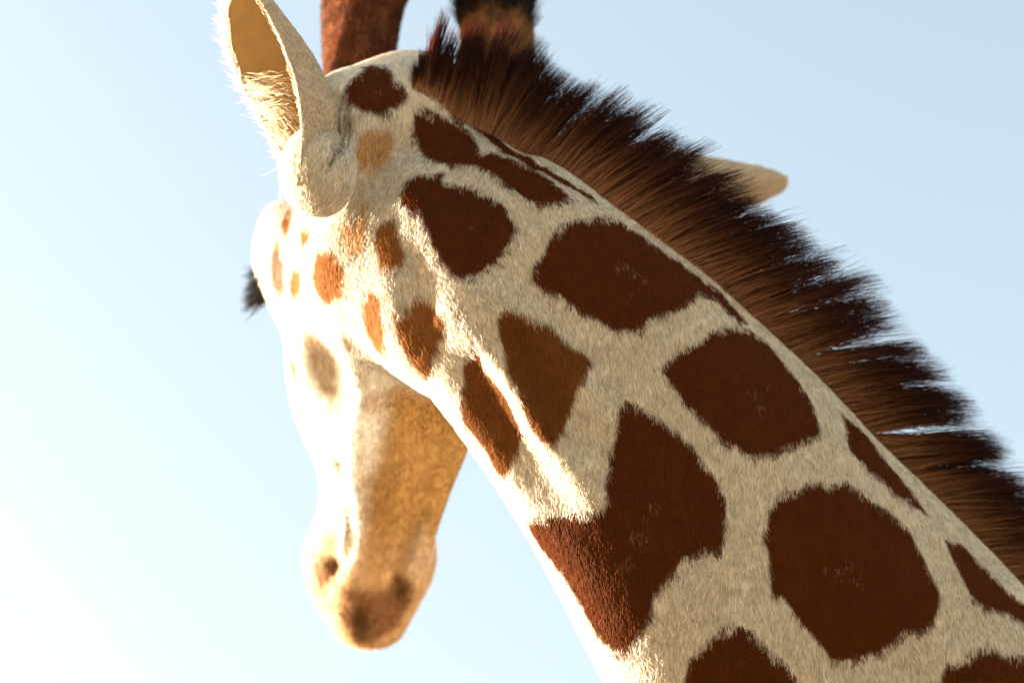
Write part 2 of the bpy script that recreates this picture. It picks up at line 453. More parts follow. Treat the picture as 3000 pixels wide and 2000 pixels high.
# every patch: colour, softness of its edge (mm), middle (m), outward normal, outline in its own plane (mm)
PATCHES = [
    ('brown',1.5,[-0.034,0.09,0.217],[0.069,-0.747,0.661],[(80,-66),(67,-71),(49,-67),(27,-67),(10,-47),(4,-22),(-1,-10),(-17,-12),(-41,7),(-60,24),(-77,45),(-98,67),(-87,76),(-67,80),(-49,76),(-33,56),(-19,35),(-4,21),(13,8),(31,6),(51,0),(68,-15),(75,-39),(81,-53)]),
    ('brown',1.5,[-0.064,0.043,0.138],[-0.071,-0.902,0.426],[(64,-58),(49,-65),(16,-70),(23,-58),(0,-53),(-16,-52),(-39,-36),(-58,-15),(-68,6),(-65,22),(-55,37),(-48,49),(-28,62),(-13,68),(-8,73),(0,65),(16,49),(27,27),(38,2),(42,-17),(57,-15),(68,-34)]),
    ('brown',1.5,[0.135,0.024,0.071],[0.291,-0.893,0.344],[(88,-54),(72,-72),(45,-78),(17,-81),(-5,-76),(-30,-57),(-56,-39),(-86,-17),(-118,1),(-149,41),(-138,44),(-107,15),(-86,10),(-77,24),(-50,38),(-20,48),(-9,58),(14,59),(31,50),(55,34),(78,14),(102,0),(113,-12),(108,-26),(95,-37)]),
    ('brown',1.5,[0.268,0.031,-0.059],[0.356,-0.89,0.284],[(92,-40),(73,-54),(45,-61),(36,-72),(26,-77),(1,-81),(-24,-79),(-47,-65),(-64,-38),(-80,-13),(-90,8),(-95,38),(-95,52),(-74,57),(-55,62),(-38,67),(-29,75),(0,73),(15,60),(30,54),(49,31),(73,7),(84,-14),(97,-28)]),
    ('sunlit_brown',1.5,[0.037,0.01,-0.037],[-0.105,-0.994,0.019],[(54,-58),(49,-71),(29,-73),(9,-61),(-10,-56),(-21,-41),(-45,-26),(-55,-14),(-48,4),(-38,16),(-35,31),(-28,46),(-23,66),(-14,81),(-1,76),(14,59),(24,37),(29,17),(42,-3),(47,-29)]),  # sunlight on these two throat patches is put into their brown
    ('sunlit_brown',1.5,[-0.029,0.034,-0.079],[-0.438,-0.862,-0.255],[(3,-84),(3,-58),(-13,-43),(-23,-28),(-31,-7),(-41,22),(-36,46),(-28,60),(-17,79),(-5,72),(2,50),(18,30),(32,15),(33,-7),(25,-37),(25,-58),(11,-75)]),
    ('brown',1.5,[0.138,-0.012,-0.205],[-0.072,-0.997,-0.029],[(17,-132),(7,-137),(-8,-131),(-23,-121),(-43,-104),(-68,-86),(-83,-64),(-98,-41),(-107,-21),(-105,13),(-100,36),(-78,35),(-53,45),(-48,57),(-33,72),(-23,87),(-21,112),(-8,128),(7,150),(23,154),(43,132),(63,97),(84,62),(110,33),(128,5),(116,-2),(88,-5),(62,-9),(32,-13),(27,-25),(32,-43),(27,-65),(29,-75),(19,-92)]),
    ('brown',1.5,[0.384,0.024,-0.258],[0.282,-0.945,0.168],[(88,-70),(71,-84),(46,-88),(41,-96),(26,-101),(9,-94),(-13,-99),(-26,-90),(-45,-78),(-62,-65),(-88,-42),(-101,-10),(-110,10),(-120,36),(-114,58),(-103,74),(-92,77),(-74,77),(-60,88),(-38,101),(-4,108),(20,107),(33,88),(54,64),(67,47),(75,34),(89,30),(91,5),(90,-15),(98,-35),(88,-53)]),
    ('brown',1.5,[0.261,-0.005,-0.389],[0.026,-0.995,-0.093],[(62,-2),(56,-31),(40,-43),(20,-65),(-1,-64),(-14,-59),(-29,-42),(-48,-25),(-69,-1),(-76,40),(-52,96),(-2,112),(43,72),(64,30)]),
    ('brown',1.5,[0.56,0.053,-0.409],[0.285,-0.94,0.188],[(67,-14),(55,-34),(38,-38),(20,-49),(-4,-56),(-26,-41),(-46,-42),(-84,-11),(-94,30),(-58,89),(1,102),(50,54),(70,8)]),
    ('brown',1.5,[0.563,0.092,-0.289],[0.549,-0.715,0.433],[(48,-64),(25,-61),(-8,-20),(-55,28),(-79,59),(-63,58),(-20,35),(15,23),(32,7),(40,-22),(46,-48)]),
    ('brown',1.5,[0.432,0.085,-0.146],[0.556,-0.642,0.529],[(29,-74),(-1,-52),(-19,-3),(-38,39),(-47,67),(-12,40),(7,14),(31,-10),(38,-26)]),
    ('brown',1.0,[-0.008,0.139,0.237],[0.506,-0.441,0.741],[(64,-75),(34,-69),(13,-57),(4,-23),(9,94),(-16,141),(-7,145),(18,99),(25,37),(26,-9),(33,-41),(50,-61)]),
    ('brown',3,[-0.159,0.098,0.299],[0.323,-0.826,0.461],[(42,4),(36,-7),(-2,-44),(-20,-43),(-25,-24),(-21,-17),(-36,-8),(-39,3),(-26,16),(2,32),(25,31),(38,18)]),
    ('dark',3,[-0.097,0.128,0.306],[0.404,-0.852,0.334],[(25,-11),(8,-14),(-17,-11),(-27,5),(-16,13),(3,9),(16,2)]),
    ('tan',4,[-0.16,0.09,0.229],[0.617,-0.784,-0.064],[(23,-13),(11,-22),(-23,-21),(-27,-5),(-20,10),(-10,24),(16,20),(32,7)]),
    ('golden',3,[-0.218,0.094,0.081],[-0.701,-0.701,-0.133],[(25,-14),(12,-27),(-7,-28),(-20,-16),(-25,2),(-15,20),(7,33),(27,25),(35,7)]),
    ('golden',2.5,[-0.143,0.055,0.114],[-0.314,-0.897,0.311],[(19,-17),(12,-30),(-2,-30),(-10,-11),(-20,11),(-16,24),(-6,28),(9,21),(18,0)]),
    ('tan',5,[-0.184,0.08,0.14],[-0.295,-0.937,0.186],[(-8,-12),(-4,-35),(-16,-22),(-15,16),(-11,36),(7,28),(24,3)]),
    ('golden',3,[-0.278,0.256,0.15],[-0.532,-0.724,0.439],[(8,-10),(4,-18),(-9,0),(-6,19),(6,8)]),
    ('golden',3,[-0.247,0.147,0.131],[-0.932,-0.306,0.193],[(81,-17),(-17,-9),(-21,7),(6,15)]),
    ('golden',3,[-0.268,0.233,0.077],[-0.906,-0.397,-0.148],[(3,-16),(-57,-22),(-45,5),(21,27),(19,5)]),
    ('smudge',5,[-0.29,0.259,0.087],[-0.677,-0.719,-0.157],[(-1,-45),(-12,-12),(-8,20),(13,43),(15,14),(11,-18)]),
    ('golden',4,[-0.162,0.063,0.025],[-0.712,-0.629,-0.312],[(15,-24),(3,-35),(-15,-28),(-16,7),(8,48),(22,37),(20,2)]),
    ('golden',2.5,[-0.106,0.034,0.01],[-0.284,-0.935,-0.214],[(35,-23),(14,-32),(4,-42),(-13,-37),(-28,-18),(-26,3),(-16,18),(-6,40),(5,58),(18,35),(28,8)]),
    ('smudge',9,[-0.239,0.254,-0.023],[-0.337,-0.875,-0.349],[(18,-44),(-5,-43),(-20,-16),(-25,14),(-18,35),(-1,42),(14,13),(19,-16)]),  # brown smudge, its colour deepened with the shade of the cheek hollow
    ('smudge',7,[-0.197,0.125,-0.0],[-0.495,-0.661,-0.564],[(6,-15),(-6,-9),(-6,11),(7,13)]),
    ('smudge',6,[-0.223,0.256,-0.061],[-0.288,-0.957,-0.025],[(13,-9),(-7,-9),(-10,7),(4,12)]),
    ('golden',4,[-0.272,0.272,-0.034],[-0.789,-0.588,-0.18],[(10,-23),(-3,-9),(-7,13),(1,21),(10,-1)]),
    ('golden',4,[-0.263,0.282,-0.083],[-0.73,-0.593,-0.34],[(-2,-18),(-3,-1),(2,14),(5,5)]),
    ('chin',8,[-0.175,0.322,-0.332],[0.104,-0.847,-0.521],[(46,-30),(33,-30),(5,-22),(-17,-22),(-28,-42),(-47,-30),(-51,-6),(-34,42),(-9,59),(16,65),(30,50),(47,21)]),
    ('chin',8,[-0.235,0.335,-0.29],[-0.523,-0.838,-0.155],[(18,-4),(-1,-16),(-14,-10),(-17,7),(15,25)]),
    ('fold_shade',1.6,[-0.206,0.049,0.243],[0.554,-0.573,0.604],[(-23,-62),(-24,-50),(-23,-28),(-16,-4),(25,39),(40,59),(42,57),(29,38),(-5,0),(-20,-29)]),  # shade in the creases at the ear root, painted into the coat
    ('fold_shade',1.6,[-0.199,0.073,0.254],[0.327,-0.87,0.369],[(0,-41),(-3,-31),(-6,-10),(-3,13),(19,55),(22,53),(1,13),(-3,-11)]),
    ('fold_shade',1.6,[-0.192,0.075,0.252],[0.034,-0.95,0.31],[(2,-35),(-1,-24),(-4,-6),(-2,13),(1,36),(2,33),(0,11),(0,-6)]),
    ('jaw_shade',9,[-0.167,0.244,-0.192],[0.153,-0.824,-0.545],[(25,-37),(1,-44),(-22,-22),(-20,18),(0,46),(18,30)]),  # shading of the jaw underside, painted as darker patches
    ('jaw_shade',8,[-0.097,0.195,-0.1],[0.306,-0.794,-0.526],[(33,-20),(7,-30),(-21,-4),(-29,14),(-10,25),(18,17)]),
    ('jaw_shade',8,[-0.148,0.168,-0.072],[0.052,-0.87,-0.491],[(29,-15),(-18,-20),(-39,-6),(-24,8),(18,16),(34,9)]),
    ('smudge',4,[-0.21,0.257,-0.202],[-0.617,-0.72,-0.318],[(27,-58),(29,-41),(-8,-16),(3,32),(25,80),(34,81),(7,32),(-2,-13),(35,-36)]),
    ('lip',7,[-0.118,0.3,-0.267],[0.195,-0.882,-0.429],[(9,-20),(-4,-51),(-11,-27),(-28,43),(-11,42),(11,39),(17,20)]),
    ('dark2',6,[-0.226,0.334,-0.287],[-0.45,-0.893,-0.023],[(6,-10),(-6,-13),(-9,-2),(-9,13),(6,9)]),
    ('dark2',9,[-0.193,0.335,-0.354],[-0.032,-0.831,-0.556],[(14,-16),(-3,-29),(-13,-2),(-6,29),(8,18)]),
    ('dark2',9,[-0.139,0.319,-0.313],[0.168,-0.886,-0.433],[(10,-12),(-6,-15),(-13,5),(-3,21),(9,7)])]

def patch_basis(n):
    a = unit(np.cross(n, (0, 0, 1.0))); return a, np.cross(n, a)

def inside_distance(uv, poly):
    """signed distance to a polygon, positive inside"""
    x, y = uv[:, 0], uv[:, 1]
    ins = np.zeros(len(uv), bool); best = np.full(len(uv), 1e9)
    m_ = len(poly)
    for i in range(m_):
        x0, y0 = poly[i]; x1, y1 = poly[(i + 1) % m_]
        if (y0 > y).any() or True:
            cr = ((y0 > y) != (y1 > y))
            xx = x0 + (y - y0) * (x1 - x0) / ((y1 - y0) if y1 != y0 else 1e-9)
            ins ^= cr & (x < xx)
        ex, ey = x1 - x0, y1 - y0
        t = np.clip(((x - x0) * ex + (y - y0) * ey) / (ex * ex + ey * ey + 1e-9), 0, 1)
        best = np.minimum(best, np.hypot(x - x0 - t * ex, y - y0 - t * ey))
    return np.where(ins, best, -best)

CELL_RNG = np.random.default_rng(21)
_sites = []
for _i in range(36):
    for _j in range(16):
        for _k in range(36):
            _sites.append((-0.6 + _i * 0.095, -0.4 + _j * 0.095, -1.3 + _k * 0.095))
SITES = np.array(_sites) + CELL_RNG.uniform(-.035, .035, (len(_sites), 3))

def cell_gap(p):
    """distance to the nearest border between random blotches (far flank of the neck, lower neck, trunk)"""
    out = np.empty(len(p))
    for a in range(0, len(p), 4000):
        q = p[a:a + 4000]
        lo_, hi_ = q.min(0) - .2, q.max(0) + .2
        st_ = SITES[np.all((SITES > lo_) & (SITES < hi_), axis=1)]
        if len(st_) < 2: out[a:a + 4000] = 0; continue
        d = np.sqrt(((q[:, None] - st_[None]) ** 2).sum(2)); d.partition(1, axis=1)
        out[a:a + 4000] = d[:, 1] - d[:, 0]
    return out

def smooth01(x, a, b):
    t = np.clip((x - a) / (b - a), 0, 1); return t * t * (3 - 2 * t)

def head_weight(p):
    dn = neck.sdf(p); dh = np.minimum(skull.sdf(p), jaw.sdf(p))
    return np.clip((dn - dh) / .05 + .5, 0, 1)

def coat_colour(p, n, hw, s, lat, pj=None):
    """colour of the coat at surface points p with normals n; pj: the points where the pattern is read"""
    if pj is None: pj = p
    q = (p - HO) @ HAX.T                                # along the head: f, l, u
    hw = hw[:, None]
    col = COAT['cream'] * (1 - hw) + COAT['white'] * hw
    under = (smooth01(q[:, 0], .20, .30) * smooth01(-q[:, 2], .06, .09) * smooth01(-q[:, 1], -.05, -.02) * hw[:, 0])[:, None]  # tan underside with warm bounce from the ground put into its colour
    col = col * (1 - under) + COAT['jaw'] * under
    lip = (smooth01(q[:, 0], .46, .58) * hw[:, 0] * .9)[:, None]
    col = col * (1 - lip) + COAT['tan'] * lip
    # far flank and everything past the mapped part
    far = (((lat < -0.03) & (s > 24)) | (s > 43)) & (hw[:, 0] < .5)
    far &= ~((s <= 43) & (np.abs(lat) < .03))
    if far.any():
        g = cell_gap(pj[far] * .52)
        w = smooth01(g, .012, .0145)[:, None]
        col[far] = col[far] * (1 - w) + COAT['brown'] * w
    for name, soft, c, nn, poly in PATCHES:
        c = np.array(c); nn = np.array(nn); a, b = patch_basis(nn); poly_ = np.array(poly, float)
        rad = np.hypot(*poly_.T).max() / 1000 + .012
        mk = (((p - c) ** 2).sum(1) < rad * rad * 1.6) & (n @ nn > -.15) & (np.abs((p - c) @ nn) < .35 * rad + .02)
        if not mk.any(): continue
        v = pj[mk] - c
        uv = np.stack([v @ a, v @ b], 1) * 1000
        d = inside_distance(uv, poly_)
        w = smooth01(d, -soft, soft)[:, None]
        if soft > 4.5: w = w * (.5 if name == 'jaw_shade' else .85)
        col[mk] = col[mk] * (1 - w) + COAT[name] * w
    return col

# ------------------------------------------------------------------ body surface (head, neck) and trunk with legs
bv, bf = surface(SOLIDS, CUTS, (-0.45, -0.25, -1.25), (1.1, 0.75, 0.6), 0.004)
def vertex_normals(v, f):
    fnm = np.cross(v[f[:, 2]] - v[f[:, 0]], v[f[:, 3]] - v[f[:, 1]])
    out = np.zeros_like(v)
    for k in range(4):
        for a in range(3):
            out[:, a] += np.bincount(f[:, k], fnm[:, a], len(v))
    return unit(out + 1e-15)
bn = vertex_normals(bv, bf)
mid = neck.coords(np.array([[0.2087,-0.05,-0.1063]], np.float32))
FLANK = 1.0 if mid[1][0] > 0 else -1.0              # sign of the lateral axis on the near flank

TORSO = [
    Loft([[.70, .32, 2.10, 0, 0, 1, .19, .32], [.95, .33, 1.90, 0, 0, 1, .27, .42], [1.35, .35, 1.80, 0, 0, 1, .31, .40],
          [1.75, .36, 1.74, 0, 0, 1, .28, .34], [1.98, .36, 1.70, 0, 0, 1, .19, .25]], n=20, k=.15)]
for s in (-1, 1):
    TORSO.append(Strand([[.92, .33 + s * .15, 1.75, .14], [.90, .33 + s * .15, 1.35, .095], [.90, .33 + s * .13, .85, .06],
                         [.90, .33 + s * .13, .45, .04], [.90, .33 + s * .13, .16, .045], [.88, .33 + s * .13, .085, .065]], k=.1))
    TORSO.append(Strand([[1.85, .36 + s * .15, 1.65, .17], [1.90, .36 + s * .16, 1.3, .11], [2.03, .36 + s * .14, .85, .06],
                         [1.98, .36 + s * .13, .45, .042], [1.96, .36 + s * .13, .16, .045], [1.93, .36 + s * .13, .085, .065]], k=.1))
TORSO.append(Strand([[2.14, .36, 1.78, .04], [2.22, .36, 1.5, .025], [2.24, .36, 1.1, .02], [2.25, .36, .85, .03]], k=.04))
tv, tf = surface(TORSO, [], (.2, -.3, -.05), (2.5, 1.0, 2.7), 0.022)
tv[:, 2] = np.maximum(tv[:, 2], 0.0)
tv = tv * np.array([1.0, 1.0, 1.42]) + np.array([.05, .47, 0.0])
tg = cell_gap((tv - ORIGIN) @ BASIS.T * np.array([.62, .62, .62]))
tw = smooth01(tg, .012, .02) * smooth01(tv[:, 2], .7, .9)
tcol = COAT['cream'] * (1 - tw[:, None]) + COAT['brown'] * tw[:, None]

hw_v = head_weight(bv.astype(np.float32))
s_v, la_v, _a, _b, _c, _d, T_v, D_v, L_v = neck.coords(bv.astype(np.float32))
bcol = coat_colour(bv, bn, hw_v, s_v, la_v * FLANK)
skin = principled('coat_skin', rough=.85, attr='coat', spec=.08, bump=(900, .4, .002), vary=.25)
root_loc = Vector((1.45, .82, 0))
giraffe = bpy.data.objects.new('giraffe', None)
scene.collection.objects.link(giraffe)
giraffe.location = root_loc
tag(giraffe, 'brown patched giraffe with dark upright mane, head turned away against pale sky', 'giraffe')
UNDO = Matrix.Translation(-root_loc)

def part(o, parent=None):
    o.parent = parent or giraffe
    o.matrix_parent_inverse = UNDO if parent is None else Matrix.Identity(4)
    return o

nv = len(bv)
body = part(new_mesh_object('body', np.vstack([to_world(bv), tv]), np.vstack([bf, tf + nv]), skin,
                            colors=np.vstack([bcol, tcol])))

# ------------------------------------------------------------------ short coat, strand by strand
def scatter(v, f, count, weight, *attrs):
    """random points on quads, with per-vertex attributes carried along"""
    a, b, c, d = v[f[:, 0]], v[f[:, 1]], v[f[:, 2]], v[f[:, 3]]
    area = .5 * (np.linalg.norm(np.cross(b - a, c - a), axis=1) + np.linalg.norm(np.cross(c - a, d - a), axis=1))
    w = area * weight; cs = np.cumsum(w); pick = np.searchsorted(cs, rng.random(count) * cs[-1])
    x, y = rng.random(count), rng.random(count)
    fk = f[pick]
    def at(arr):
        xx, yy = (x, y) if arr.ndim == 1 else (x[:, None], y[:, None])
        return (arr[fk[:, 0]] * (1 - xx) + arr[fk[:, 1]] * xx) * (1 - yy) + (arr[fk[:, 3]] * (1 - xx) + arr[fk[:, 2]] * xx) * yy
    return [at(v)] + [at(q) for q in attrs]

def hash01(ix):
    h = (ix[:, 0] * 73856093) ^ (ix[:, 1] * 19349663) ^ (ix[:, 2] * 83492791)
    h = (h ^ (h >> 13)) * 1274126177 & 0x7fffffff
    return ((h ^ (h >> 16)) & 0xffff) / 65535.0

def clump(p, size, seed):
    j = p + rng.normal(0, size * .25, p.shape)
    ix = np.floor(j / size).astype(np.int64) + 1000 + seed
    return np.stack([hash01(ix), hash01(ix + 77), hash01(ix + 191)], 1) * 2 - 1

dens = np.where(la_v * FLANK < -.03, .35, 1.0)
dens = np.where((s_v > 44), .15, dens)
dens = np.where((s_v > 48), .0, dens)
fw = dens[bf].mean(1)
N_FUR = 480000
fp, fn, hw_f, s_f, la_f, T_f, D_f = scatter(bv, bf, N_FUR, fw, bn, hw_v, s_v, la_v, T_v, D_v)
fn = unit(fn)
lay = .80 * T_f - .60 * D_f                              # down the neck and towards the throat
hd = HF + 0 * fn
lay = lay * (1 - hw_f[:, None]) + hd * hw_f[:, None]
lay = unit(lay - (lay * fn).sum(1, keepdims=True) * fn)
side = np.cross(fn, lay)
c1 = clump(fp, .0085, 0); c2 = clump(fp, .018, 5)
ang = (.28 * c1[:, 0] + .22 * c2[:, 0]) * (1 - .75 * hw_f) + rng.normal(0, .16, len(fp))
hdir = lay * np.cos(ang)[:, None] + side * np.sin(ang)[:, None]
shift = (.0062 * c1[:, 1] + .0026 * c2[:, 1] + rng.normal(0, .0011, len(fp)))[:, None]
fcol = coat_colour(fp, fn, hw_f, s_f, la_f * FLANK, pj=fp + shift * hdir)
calm = 1 - .75 * hw_f
tone = 1 + .10 * calm * c1[:, 2] + .07 * c2[:, 2] + rng.normal(0, .10, len(fp))
pale = rng.random(len(fp))
fcol = fcol * np.clip(tone, .6, 1.4)[:, None]
# worn spots with pale hairs in the middle of some patches
SCARS = np.array([
    [0.1256,0.0279,0.0903,0.007],
    [0.1408,0.0297,0.0818,0.006],
    [0.1535,0.0309,0.0727,0.004],
    [0.1354,0.0215,0.0584,0.003],
    [0.2801,0.0357,-0.0586,0.008],
    [0.2962,0.0466,-0.0487,0.005],
    [0.2875,0.034,-0.0738,0.007],
    [0.1615,-0.009,-0.185,0.007],
    [0.154,-0.01,-0.1974,0.0045],
    [0.1465,-0.0116,-0.2222,0.011],
    [0.1316,-0.0087,-0.2523,0.009],
    [0.377,0.021,-0.2647,0.007],
    [0.3901,0.026,-0.2551,0.005],
    [0.3976,0.0249,-0.2751,0.006],
    [0.4056,0.0286,-0.2653,0.004],
    [0.3615,0.0176,-0.2619,0.004],
    [-0.1602,0.0968,0.2983,0.005],
    [-0.0486,0.0411,0.1337,0.004]])
for sc in SCARS:
    mk = (((fp - sc[:3]) ** 2).sum(1) < sc[3] ** 2 * (.5 + rng.random(len(fp)))) & (rng.random(len(fp)) < .16) & (fcol[:, 0] < .25)
    fcol[mk] = fcol[mk] * .3 + np.array((.30, .21, .13))
# a sprinkle of brown hairs in the pale net
net = (fcol[:, 0] > .35) & (pale < .22) & (hw_f < .6)
fcol[net] = fcol[net] * np.array([.74, .60, .46])
length = (.0075 + .002 * rng.random(len(fp))) * (1 - .25 * hw_f)
lift = .20 + .10 * calm * c1[:, 2] + .10 * rng.random(len(fp))
Lh = length[:, None]
p0 = fp - fn * .0008
p1 = fp + Lh * (.42 * hdir + (.30 * lift + .06)[:, None] * fn)
p2 = fp + Lh * (.80 * hdir + (.55 * lift + .03)[:, None] * fn)
p3 = fp + Lh * (1.08 * hdir + (.62 * lift)[:, None] * fn + rng.normal(0, .04, fn.shape))
coat_mat = fur_material('short_coat', trans=.36, gloss=.035, rough=.45)
fur = part(new_hair_object('fur', to_world(np.stack([p0, p1, p2, p3], 1)), np.array([.00030, .00028, .00021, .00006]) * 0.85, coat_mat, colors=fcol))
fur.parent = body; fur.matrix_parent_inverse = Matrix.Identity(4)

# ------------------------------------------------------------------ mane
MANE = np.array([
    [-0.117,0.125,0.318,0.002,0.0,0.014],
    [-0.099,0.13,0.31,0.008,0.0,0.054],
    [-0.076,0.135,0.297,0.013,0.0,0.064],
    [-0.05,0.155,0.277,0.022,0.0,0.086],
    [-0.024,0.165,0.259,0.039,0.0,0.095],
    [0.01,0.165,0.237,0.06,0.0,0.081],
    [0.06,0.15,0.204,0.073,0.0,0.084],
    [0.107,0.115,0.17,0.087,0.0,0.073],
    [0.162,0.105,0.129,0.103,0.0,0.059],
    [0.215,0.115,0.089,0.113,0.0,0.054],
    [0.281,0.135,0.026,0.119,0.0,0.05],
    [0.337,0.15,-0.032,0.126,0.0,0.044],
    [0.391,0.16,-0.088,0.128,0.0,0.037],
    [0.436,0.168,-0.14,0.129,0.0,0.032],
    [0.482,0.175,-0.191,0.124,0.0,0.027],
    [0.534,0.185,-0.242,0.124,0.0,0.022],
    [0.623,0.2,-0.33,0.123,0.0,0.019],
    [0.705,0.21,-0.419,0.117,0.0,0.016],
    [0.87,0.23,-0.598,0.107,0.0,0.011]])            # root on the crest(3), run of the hair(3)
NM = 30000
um = rng.random(NM) * (len(MANE) - 1)
CL = 430                             # locks
lock_u = np.sort(rng.random(CL) * (len(MANE) - 1))
lock = np.clip(np.searchsorted(lock_u, um + rng.normal(0, .02, NM)), 0, CL - 1)
lock_lat = rng.normal(0, .011, CL); lock_len = rng.normal(1, .09, CL) * (1 + np.where(lock_u < 4, rng.normal(-.05, .22, CL), 0)); lock_lean = rng.normal(0, .09, CL)
dense_m = spline(MANE, 400)
def mane_at(u):
    x = u / (len(MANE) - 1) * 399; i = np.clip(x.astype(int), 0, 398); t = (x - i)[:, None]
    return dense_m[i] * (1 - t) + dense_m[i + 1] * t
rowm = mane_at(um); rowl = mane_at(lock_u)[lock]
tanm = unit(np.gradient(dense_m[:, :3], axis=0))
tm = tanm[np.clip((um / (len(MANE) - 1) * 399).astype(int), 0, 399)]
rund = unit(rowm[:, 3:]); latm = unit(np.cross(tm, rund))
near = -np.sign(latm[:, 1])                                # towards the near flank
off = np.clip(rng.normal(0, .0085, NM), -.018, .018) + near * .011
r0 = rowm[:, :3] + latm * off[:, None] - rund * .012
for _ in range(3):
    r0 = r0 - field(r0, SOLIDS, CUTS)[:, None] * gradient(r0, SOLIDS, CUTS)
ml = np.linalg.norm(rowl[:, 3:], axis=1) * lock_len[lock] * (1 - .45 * rng.random(NM) ** 3) * 1.03
short = rng.random(NM) < .22
ml = np.where(short, ml * rng.uniform(.25, .75, NM), ml)
lean = lock_lean[lock] + rng.normal(0, .05, NM)
hd0 = unit(rund + tm * lean[:, None] + latm * ((off - near * .011) * 8)[:, None])
tip_own = r0 + hd0 * ml[:, None]
tip_lock = rowl[:, :3] + unit(rowl[:, 3:]) * ml[:, None] + latm * lock_lat[lock][:, None] + tm * (lean * ml)[:, None]
pull = np.clip(.68 + .22 * rng.standard_normal(NM), 0, .95)[:, None]
tip = tip_own * (1 - pull) + tip_lock * pull + tm * (.004 * rng.standard_normal(NM))[:, None]
ts = np.array([0, .2, .42, .64, .84, 1.0])
mp = []
for t in ts:
    base = r0 + hd0 * (ml * t)[:, None]
    b2 = r0 * (1 - t) + tip * t
    w = t ** 1.3
    mp.append(base * (1 - w) + b2 * w + tm * (.010 * t * t * (ml / .12))[:, None])
mane_mat = mane_material('mane_hair', [(0, (.34, .23, .13)), (.22, (.22, .12, .055)), (.45, (.085, .032, .013)), (.70, (.030, .009, .006)), (1, (.018, .005, .005))])
mane = part(new_hair_object('mane', to_world(np.stack(mp, 1)), np.array([.00028, .00028, .00026, .00022, .00015, .00004]), mane_mat))
tag(mane, 'stiff upright mane, tan at the roots and dark at the tips')

# ------------------------------------------------------------------ ears
def dress(name, v, f, n, lay_dir, count, length, lift, colour_fn, parent, rad=1.0, wild=.2, mat=None):
    """short hair on a part: roots on its surface, combed along lay_dir"""
    w = np.ones(len(f))
    p, nn, ld = scatter(v, f, count, w, n, lay_dir)
    nn = unit(nn); ld = unit(ld - (ld * nn).sum(1, keepdims=True) * nn + 1e-9)
    sd = np.cross(nn, ld); c_ = clump(p, .006, 31)
    an = .3 * c_[:, 0] + rng.normal(0, wild, count)
    hd_ = ld * np.cos(an)[:, None] + sd * np.sin(an)[:, None]
    L_ = (length * rng.uniform(.75, 1.2, count))[:, None]
    lf = (lift * (1 + .5 * c_[:, 1]))[:, None]
    pts = np.stack([p - nn * .0008, p + L_ * (.5 * hd_ + .6 * lf * nn), p + L_ * (hd_ + lf * nn)], 1)
    col = colour_fn(p, nn) * (1 + .12 * c_[:, 2] + rng.normal(0, .1, count))[:, None]
    return part(new_hair_object(name, to_world(pts), np.array([.0003, .00026, .00007]) * rad, mat or coat_mat, colors=np.clip(col, .003, .9)), parent)

def make_ear(far_rim, near_rim, back, thick, count, inner_col, outer_col, folds=0.0):
    A, B, K = (spline(np.array(q), 40) for q in (far_rim, near_rim, back))
    M = (A + B) / 2
    ph = np.linspace(0, math.pi, 61)
    nt_, na = 40, 61
    out = M[:, None] + (A - M)[:, None] * np.cos(ph)[None, :, None] + (K - M)[:, None] * np.sin(ph)[None, :, None]
    wob = .0012 * np.sin(np.linspace(0, 21, nt_))[:, None] + .0008 * np.sin(np.linspace(2, 47, nt_))[:, None]
    out[:, 0] += wob * unit(A - B); out[:, -1] -= wob * unit(A - B)
    du = np.gradient(out, axis=0); dv = np.gradient(out, axis=1)
    nrm = unit(np.cross(du, dv) + 1e-12)
    toward = (M[:, None] - out)
    sg = np.sign((nrm * toward).sum(2)[:, na // 2].mean())
    tt_ = np.linspace(0, 1, nt_)[:, None]
    crease = smooth01(tt_, .02, .10) * (1 - smooth01(tt_, .38, .58)) * smooth01(ph, 1.0, 1.25)[None] * (1 - smooth01(ph, 2.1, 2.4))[None]
    out = out + nrm * sg * (folds * crease * np.maximum(0, np.sin(ph[None] * 21 + 3.0 * tt_)))[:, :, None]
    inn = out + nrm * sg * thick * np.minimum(1, np.linspace(1.2, .5, nt_))[:, None, None]
    verts = np.vstack([out.reshape(-1, 3), inn.reshape(-1, 3)])
    g = np.arange(nt_ * na).reshape(nt_, na); h = g + nt_ * na
    q1 = np.stack([g[:-1, :-1], g[1:, :-1], g[1:, 1:], g[:-1, 1:]], -1).reshape(-1, 4)
    q2 = np.stack([h[:-1, :-1], h[:-1, 1:], h[1:, 1:], h[1:, :-1]], -1).reshape(-1, 4)
    rims = [np.stack([x[:-1], y[:-1], y[1:], x[1:]], -1) for x, y in ((h[:, 0], g[:, 0]), (g[:, -1], h[:, -1]))]
    rims += [np.stack([x[:-1], y[:-1], y[1:], x[1:]], -1) for x, y in ((g[-1], h[-1]), (h[0], g[0]))]
    f = np.vstack([q1, q2] + rims)
    if sg > 0: f = f[:, ::-1]
    col = np.vstack([np.tile(outer_col, (nt_ * na, 1)), np.tile(inner_col, (nt_ * na, 1))])
    o = part(new_mesh_object('ear', to_world(verts), f, ear_skin, colors=col))
    lay_d = np.gradient(M, axis=0)[:, None] + 0 * out
    nall = np.vstack([(-nrm * sg).reshape(-1, 3), (nrm * sg).reshape(-1, 3)])
    lall = np.vstack([lay_d.reshape(-1, 3)] * 2)
    is_out = np.concatenate([np.ones(nt_ * na), np.zeros(nt_ * na)])
    fo = np.vstack([q1, rims[0], rims[1]])
    dress('ear_fur', verts, fo, nall, lall, count, .005, .2, lambda p, n: outer_col + 0 * p, o)
    return o, out, inn

